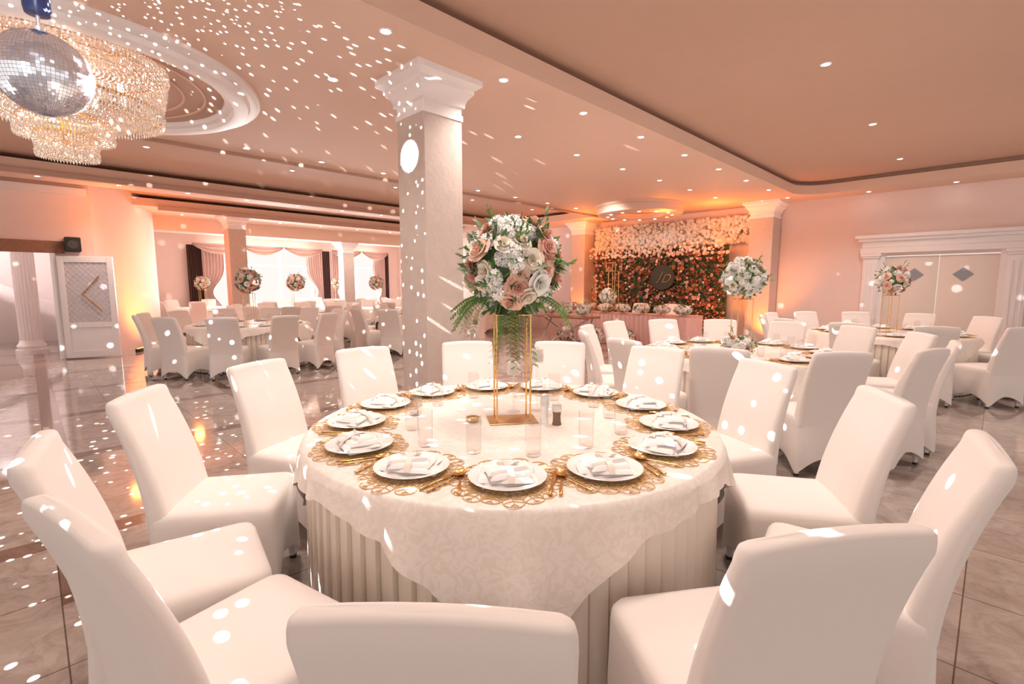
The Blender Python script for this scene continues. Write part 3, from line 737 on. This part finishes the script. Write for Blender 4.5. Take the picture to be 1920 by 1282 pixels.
m=MB(); m.add(grid(sk,560,3),M_pinkc); m.obj('gathered_skirt',e,80)
o=one('tablecloth',bbox(10.17,11.03,4.77,8.23,.752,.757,.002),M_pinkc); top(o,'pink satin cloth covering the head table','tablecloth')
for k in range(7):
    P_low.place((10.38,4.95+k*.52,.79),k*1.3,(.95 if k%2 else 1.0),label='low mound of blush and white flowers on head table',group='low flower mounds')
for k in range(4):
    P_arrF.place((9.75,5.1+k*.9,.0),k,.9,label='bouquet of pale flowers on floor before head table',group='floor bouquets')
for yy in (5.9,6.8): P_chairS.place((11.4,yy,0),-pi/2,label='white covered chair behind the head table',group='head table chairs')
e=empty('side_table',(8.75,7.0,0)); top(e,'brown wooden side table with crossed metal legs','table')
one('tabletop',bbox(-.3,.3,-.75,.75,.72,.76),M_wood,e)
for sy in (-.6,.6):
    m=MB(); m.add(tube([(-.27,sy,.72),(.27,sy,.0)],.022,4),M_steel); m.add(tube([(.27,sy+.03,.72),(-.27,sy+.03,.0)],.022,4),M_steel); m.obj('crossed_leg',e)
m=MB(); m.add(tube([(-.03,-.62,.03),(-.03,.62,.70)],.02,4),M_steel); m.add(tube([(.03,.62,.03),(.03,-.62,.70)],.02,4),M_steel); m.obj('cross_brace',e)
for k in range(3): P_low.place((8.75,6.5+k*.5,.79),k,.8,label='low mound of pink flowers on wooden side table',group='low flower mounds')
def goldstand(x,y,h,s=.2):
    e=empty('geometric_gold_stand',(x,y,0)); top(e,'tall gold wire column stand beside head table','stand')
    m=MB()
    for sx in (-1,1):
        for sy in (-1,1): m.add(tube([(sx*s/2,sy*s/2,0),(sx*s/2,sy*s/2,h)],.01,4),M_gold)
    m.obj('column_frame',e)
    m=MB(); m.add(box(-s*.8,s*.8,-s*.8,s*.8,h-.02,h),M_golddk)
    for sx in (-1,1):
        for sy in (-1,1): m.add(tube([(sx*s*.75,sy*s*.75,h),(sx*s*.75,sy*s*.75,h+.2)],.01,4),M_gold)
    m.add(box(-s*.8,s*.8,-s*.8,s*.8,h+.2,h+.22),M_golddk); m.obj('lantern_box',e,0)
goldstand(11.45,7.5,1.85)
P_arrW.place((10.75,7.2,.93),0,.95,label='white flower ball beside head table on slim stand',group='floral centrepieces')
o=top(one('slim_stand',lathe([(.1,0),(.1,.01),(.012,.02),(.012,.16),(.06,.17)],20),M_gold,None,35,(10.75,7.2,.757)),'slim gold stand on head table','stand')

# ---------------------------------------------------------------- curtains
def drape(x0,x1,y,z0,z1,mat,lab,gather=None,side=0,fold=9):
    def fn(u,v):
        z=z0+(z1-z0)*v; x=x0+(x1-x0)*u
        if gather:
            g=math.exp(-((z-gather)/.45)**2)*.6; ax=x0 if side<0 else x1 if side>0 else (x0+x1)/2; x=x+(ax-x)*g
        return (x,y+.045*sin(u*fold*2*pi),z)
    o=one('curtain',grid(fn,fold*8,24),mat,None,80); top(o,lab,'curtain',group='window curtains'); return o
def swag(x0,x1,y,z,sag,mat):
    m=MB()
    def fn(u,v):
        s=4*u*(1-u); return (x0+(x1-x0)*u,y-.04-.05*sin(v*5*pi)*.7-.05*s,z-v*(.06+sag*s))
    m.add(grid(fn,30,30),mat)
    o=m.obj('curtain_swag',smooth=80); top(o,'blush draped swag valance above window','curtain',group='swag valances')
yC=19.8
drape(4.0,4.6,yC-.02,.02,2.85,M_curtd,'dark brown floor length curtain beside window')
drape(4.4,5.1,yC-.2,.02,2.85,M_curt,'blush tied back curtain beside window',1.2,-1,7)
drape(8.0,8.65,yC-.2,.02,2.85,M_curt,'blush tied back curtain beside window',1.2,1,7)
drape(8.55,9.05,yC-.02,.02,2.85,M_curtd,'dark brown floor length curtain between windows',fold=6)
drape(9.0,9.6,yC-.2,.02,2.85,M_curt,'blush tied back curtain beside window',1.2,-1,7)
drape(10.9,11.5,yC-.2,.02,2.85,M_curt,'blush tied back curtain beside window',1.2,1,7)
drape(11.4,11.8,yC-.02,.02,2.85,M_curtd,'dark brown floor length curtain beside window',fold=5)
for a,b in ((4.1,5.58),(5.6,7.08),(7.1,8.6),(8.98,10.28),(10.3,11.6)): swag(a,b,yC-.34,2.9,.30,M_curt)
e=empty('wall_speaker',(.72,12.86,2.1)); top(e,'small black loudspeaker mounted above the doorway','speaker')
one('speaker_box',bbox(-.12,.12,-.12,.12,0,.28,.015),M_blk,e); one('speaker_cone',([Matrix.Rotation(pi/2,4,'X')@v+Vector((0,-.12,.14)) for v in lathe([(.08,0),(.08,.004),(.03,-.0),(0,.006)],24)[0]],lathe([(.08,0),(.08,.004),(.03,-.0),(0,.006)],24)[1]),nmat('dark_speaker_cone',(.06,.06,.06),.6),e)
e=empty('led_light_bar',(1.85,13.65,0)); e.rotation_euler=(0,0,math.atan2(2.8,1.45)); top(e,'low black LED bar with orange lights by wall','stage light')
one('bar_housing',bbox(-.5,.5,-.04,.04,0,.07),M_blk,e)
m=MB()
for k in range(10): m.add(lathe([(.025,.07),(.025,.075),(0,.077)],12,-.45+k*.1,0),M_olamp)
m.obj('led_lens',e)

# ---------------------------------------------------------------- chandelier
ch=W(-3.64,4.12)
cz0=ZS-.024
e=empty('crystal_chandelier',(ch.x,ch.y,cz0)); e.scale=(.84,.84,1.0); top(e,'tiered gold crystal bead chandelier below ceiling ring','chandelier')
m=MB()
def ringt(r,z,t=.012): return lathe([(r-t,z-t),(r+t,z-t),(r+t,z+t),(r-t,z+t),(r-t,z-t)],48,cap=False)
for r,z in ((.84,-.03),(.78,-.38),(.40,-.50),(.34,-.52),(.24,-.64)): m.add(ringt(r,z,.010),M_gold)
for k in range(8):
    a=2*pi*k/8; m.add(tube([(0,0,-.01),(.84*cos(a),.84*sin(a),-.03)],.008,6),M_gold)
m.add(lathe([(.12,0),(.12,-.03),(.03,-.06),(.03,-.7),(.0,-.7)],24),M_gold)
for k in range(4):
    a=2*pi*k/4; m.add(tube([(0,0,-.44),(.78*cos(a),.78*sin(a),-.38)],.006,6),M_gold)
m.obj('chandelier_frame',e)
def octa(r,s=1.4): return [Vector(p) for p in ((r,0,0),(0,r,0),(-r,0,0),(0,-r,0),(0,0,r*s),(0,0,-r*s))],[(0,1,4),(1,2,4),(2,3,4),(3,0,4),(1,0,5),(2,1,5),(3,2,5),(0,3,5)]
m=MB(); O=octa(.0095,1.1); O2=octa(.0115,2)
def strands(n,path,nb,oc=O,ph=0):
    for k in range(n):
        a=2*pi*(k+ph)/n
        for j in range(nb):
            t=(j+.5)/nb; r,z=path(t); m.add(oc,M_bead,Matrix.Translation((r*cos(a),r*sin(a),z))@Matrix.Rotation((k*7+j*3)%11*.3,4,'Z'))
strands(170,lambda t:(.85-.07*t*t,-.03-.35*t),18)
strands(130,lambda t:(.78-.38*t,-.38-.13*sin(pi*t*.55)),20)
strands(110,lambda t:(.82*(1-t)+.12*t,-.03-.06*sin(pi*t)),18,ph=.5)
strands(150,lambda t:(.80,-.38-.08*t),4,O2); strands(150,lambda t:(.86,-.03-.06*t),3,O2)
strands(90,lambda t:(.40-.03*t,-.50-.10*t),6); strands(76,lambda t:(.34-.02*t,-.52-.14*t),8); strands(60,lambda t:(.25-.02*t,-.64-.13*t),8)
strands(80,lambda t:(.37,-.60-.06*t),2,O2); strands(60,lambda t:(.235,-.76-.05*t),2,O2); strands(34,lambda t:(.22*(1-t)+.03,-.78-.04*sin(pi*t/2)),7); strands(30,lambda t:(.15,-.66-.14*t),7)
o=m.obj('crystal_strands',e,0); o['kind']='stuff'
for k in range(8):
    a=2*pi*k/8+.2; one('bulb',lathe([(0,-.28),(.02,-.27),(.028,-.24),(.02,-.2),(0,-.19)],12,.5*cos(a),.5*sin(a)),M_bulb,e)

bp=W(-2.39,2.61,2.52)
e=empty('disco_ball',(bp.x,bp.y,ZS)); top(e,'silver mirrored disco ball hanging on short motor rod','disco ball')
bm=bmesh.new(); bmesh.ops.create_uvsphere(bm,u_segments=72,v_segments=38,radius=.2)
fs=[f_ for f_ in bm.faces]; bmesh.ops.inset_individual(bm,faces=fs,thickness=.0012,depth=.0006)
for f_ in bm.faces: f_.material_index=1
rr=random.Random(3)
for f_ in fs:
    f_.material_index=0
    ax=Vector((rr.uniform(-1,1),rr.uniform(-1,1),rr.uniform(-1,1))).normalized(); c0=f_.calc_center_median(); R_=Matrix.Rotation(rr.uniform(-.10,.10),3,ax)
    for v_ in f_.verts: v_.co=c0+R_@(v_.co-c0)
me=bpy.data.meshes.new('mirror_sphere'); bm.to_mesh(me); bm.free(); me.materials.append(M_mirror); me.materials.append(M_grout)
o=bpy.data.objects.new('mirror_sphere',me); col.objects.link(o); o.parent=e; o.location=(0,0,bp.z-ZS)
m=MB(); m.add(lathe([(.0,bp.z-ZS+.19),(.03,bp.z-ZS+.195),(.03,bp.z-ZS+.22),(.008,bp.z-ZS+.23),(.008,bp.z-ZS+.28)],16),M_steel); m.obj('ball_cap',e)
m=MB(); m.add(lathe([(.0,bp.z-ZS+.28),(.05,bp.z-ZS+.285),(.055,bp.z-ZS+.31),(.055,bp.z-ZS+.38),(.03,bp.z-ZS+.40),(.012,bp.z-ZS+.41),(.012,0)],20),nmat('blue_black_motor',(.03,.04,.12),.3)); m.obj('motor',e)

# ---------------------------------------------------------------- downlights
def downlight():
    m=MB(); m.add(lathe([(.05,0),(.05,-.006),(.038,-.008),(.034,-.002)],24,cap=False),M_white); m.add(lathe([(.034,-.003),(0,-.003)],20),M_lamp)
    o=m.obj('downlight'); top(o,'small round recessed ceiling downlight','light'); return Proto(o)
P_dl=downlight()
rows=[]
for k in range(9): rows.append((2.04+1.21*k,3.36,ZS)); 
for k in range(8): rows.append((2.14+1.21*k,4.45,ZS))
for k in range(9): rows.append((2.3+1.05*k,7.45,ZS))
for k in range(10): rows.append((.3+1.1*k,11.85,ZS))
for k in range(8): rows.append((3.1+1.25*k,15.5,ZS)); 
for k in range(7): rows.append((3.3+1.3*k,18,ZS))
for k in range(5): rows.append((1.5+2.2*k,9.5,ZH))
for k in range(4): rows.append((3.2+2.2*k,13.3,ZH))
for x in (3.17,5.66,8.14,10.65): rows.append((x,1.36,ZH))
for y in (-.9,.7,2.0): rows.append((12.12,y,ZS))
for k in range(12):
    a=2*pi*k/12; rows.append((10.5+.74*cos(a),6.2+.74*sin(a),ZS-.2205))
rows=[r for r in rows if not (2.4<r[0]<3.2 and 3.5<r[1]<4.3)]
for x,y,z in rows: P_dl.place((x,y,z),0,label='small round recessed ceiling downlight',group='ceiling downlights')

# ---------------------------------------------------------------- lights
def spot(loc,tgt,power,colr,ang=100,blend=.8,rad__=.08,name='lamp_or_fill'):
    L=bpy.data.lights.new(name,'SPOT'); L.energy=power; L.color=colr; L.spot_size=rad(ang); L.spot_blend=blend; L.shadow_soft_size=rad__
    o=bpy.data.objects.new(name,L); col.objects.link(o); o.location=loc
    o.rotation_euler=(Vector(tgt)-Vector(loc)).to_track_quat('-Z','Y').to_euler(); return o
def pt(loc,power,colr,r=.1):
    L=bpy.data.lights.new('bulb_light','POINT'); L.energy=power; L.color=colr; L.shadow_soft_size=r
    o=bpy.data.objects.new('bulb_light',L); col.objects.link(o); o.location=loc; return o
warm=(1,.87,.79)
for x,y,z in [(3.25,3.36,3.28),(5.68,3.36,3.28),(8.1,3.36,3.28),(10.5,3.36,3.28),(3.17,1.36,3.5),(5.66,1.36,3.5),(8.14,1.36,3.5),(10.65,1.36,3.5),(.9,1.3,3.5),(1.2,3.6,3.28),(2.3,7.45,3.28),(5.4,7.45,3.28),(8.6,7.45,3.28),(1.4,11.85,3.28),(4.7,11.85,3.28),(8,11.85,3.28),(4.4,15.5,3.28),(8.1,15.5,3.28),(6,18,3.28),(10,18,3.28)]:
    spot((x,y,z),(x,y,0),112,warm,140,.9,.12)
spot((1.75,1.75,3.5),(1.75,1.75,0),70,warm,100,.9,.15)  # added fill spot over the main table, no visible fitting
for x,y in ((0,-1.5),(5.2,.2),(9.5,-.8),(5.6,4.3),(9.2,3.3),(.2,9.0),(4.9,7.6),(8.6,9.8),(3.0,12.3),(6.3,14.6),(10.3,14.5),(-2,4.5)):
    spot((x,y,1.25),(x,y,4),22,(1,.84,.73),165,.6,.4,'ceiling_fill')  # unseen upward fill spots, added to brighten the ceiling
pt((ch.x,ch.y,3.0),20,(1,.80,.68),.12)
spot((8.6,6.3,3.2),(12.1,6.5,1.5),140,(1,.82,.70),70,.8,.1)  # warm fill spot added to lift the dark flower wall
org=(1,.27,.04)
for loc,tg,pw in (((11.5,3.6,.15),(12.2,3.95,2.6),130),((11.7,4.55,.15),(12.3,4.4,3.2),70),((11.5,8.8,.15),(12.2,8.95,2.6),150),((2.75,13.2,.12),(1.9,14.5,1.6),300),((11.3,5,.1),(11.9,5.4,3.3),50),((11.3,8.0,.1),(11.9,7.8,3.3),50)):
    spot(loc,tg,pw,org,92,.9,.08)
for loc,pw in (((11.3,4.7,2.8),26),((11.2,8.3,2.8),30),((1.3,12.3,2.8),18),((2.9,14.4,2.4),22),((10.2,5.4,2.9),14),((10.2,7.8,2.9),14)): pt(loc,pw,org,.1)
L=bpy.data.lights.new('daylight','AREA'); L.shape='RECTANGLE'; L.size=8; L.size_y=3; L.energy=1900; L.color=(1,.98,.98)
o=bpy.data.objects.new('daylight',L); col.objects.link(o); o.location=(8,YN+1.2,1.7)
o.rotation_euler=(Vector((0,-1,0))).to_track_quat('-Z','Z').to_euler()
pt((-.6,15,2.8),120,(1,.93,.95),.2)
side=W(.9,.35); side.normalize()
lp=bp+side*.24
L=bpy.data.lights.new('disco_sparkle','POINT'); L.energy=3200; L.color=(1,.97,.97); L.shadow_soft_size=.003; L.use_nodes=True
nt=L.node_tree; em=nt.nodes['Emission']
g=nt.nodes.new('ShaderNodeNewGeometry'); v=nt.nodes.new('ShaderNodeTexVoronoi'); v.inputs['Scale'].default_value=29; v.inputs['Randomness'].default_value=.8
nt.links.new(g.outputs['Incoming'],v.inputs['Vector'])
lt=nt.nodes.new('ShaderNodeMapRange'); lt.inputs[1].default_value=.20; lt.inputs[2].default_value=.14; lt.inputs[3].default_value=0; lt.inputs[4].default_value=1
nt.links.new(v.outputs['Distance'],lt.inputs[0])
sx=nt.nodes.new('ShaderNodeSeparateXYZ'); nt.links.new(g.outputs['Incoming'],sx.inputs[0])
def mth(op,a,b):
    n_=nt.nodes.new('ShaderNodeMath'); n_.operation=op
    for i_,q_ in enumerate((a,b)):
        if isinstance(q_,(int,float)): n_.inputs[i_].default_value=q_
        else: nt.links.new(q_,n_.inputs[i_])
    return n_.outputs[0]
up=mth('GREATER_THAN',sx.outputs[2],-.05); dn=mth('LESS_THAN',sx.outputs[1],.02)
msk=mth('SUBTRACT',1.0,mth('MULTIPLY',up,dn))
nt.links.new(mth('MULTIPLY',lt.outputs[0],msk),em.inputs['Strength'])
o=bpy.data.objects.new('disco_sparkle',L); col.objects.link(o); o.location=lp
spot(lp,(2.575,3.90,2.62),650,(1,1,1),7.5,.15,.005)
spot(W(-1.2,.9,3.3),bp,110,(.80,.88,1),20,.5,.15)  # this and the next spots: unseen key lights added for the mirror ball
spot(W(-2.2,.4,2.3),bp,80,(.80,.88,1),24,.5,.25)
spot(W(-.8,2.0,1.2),bp,90,(.9,.92,1),20,.5,.2)

w=bpy.data.worlds.new('World'); scene.world=w; w.use_nodes=True
bg=w.node_tree.nodes['Background']; bg.inputs[0].default_value=(1,.91,.86,1); bg.inputs[1].default_value=.95
scene.view_settings.view_transform='Standard'; scene.view_settings.exposure=0.15

cam=bpy.data.cameras.new('camera'); cam.sensor_width=36; cam.lens=17.0; cam.clip_start=.05; cam.clip_end=200
co=bpy.data.objects.new('camera',cam); col.objects.link(co); co.location=(0,0,1.45); co.rotation_euler=(rad(90-6.67),0,rad(-45)); scene.camera=co
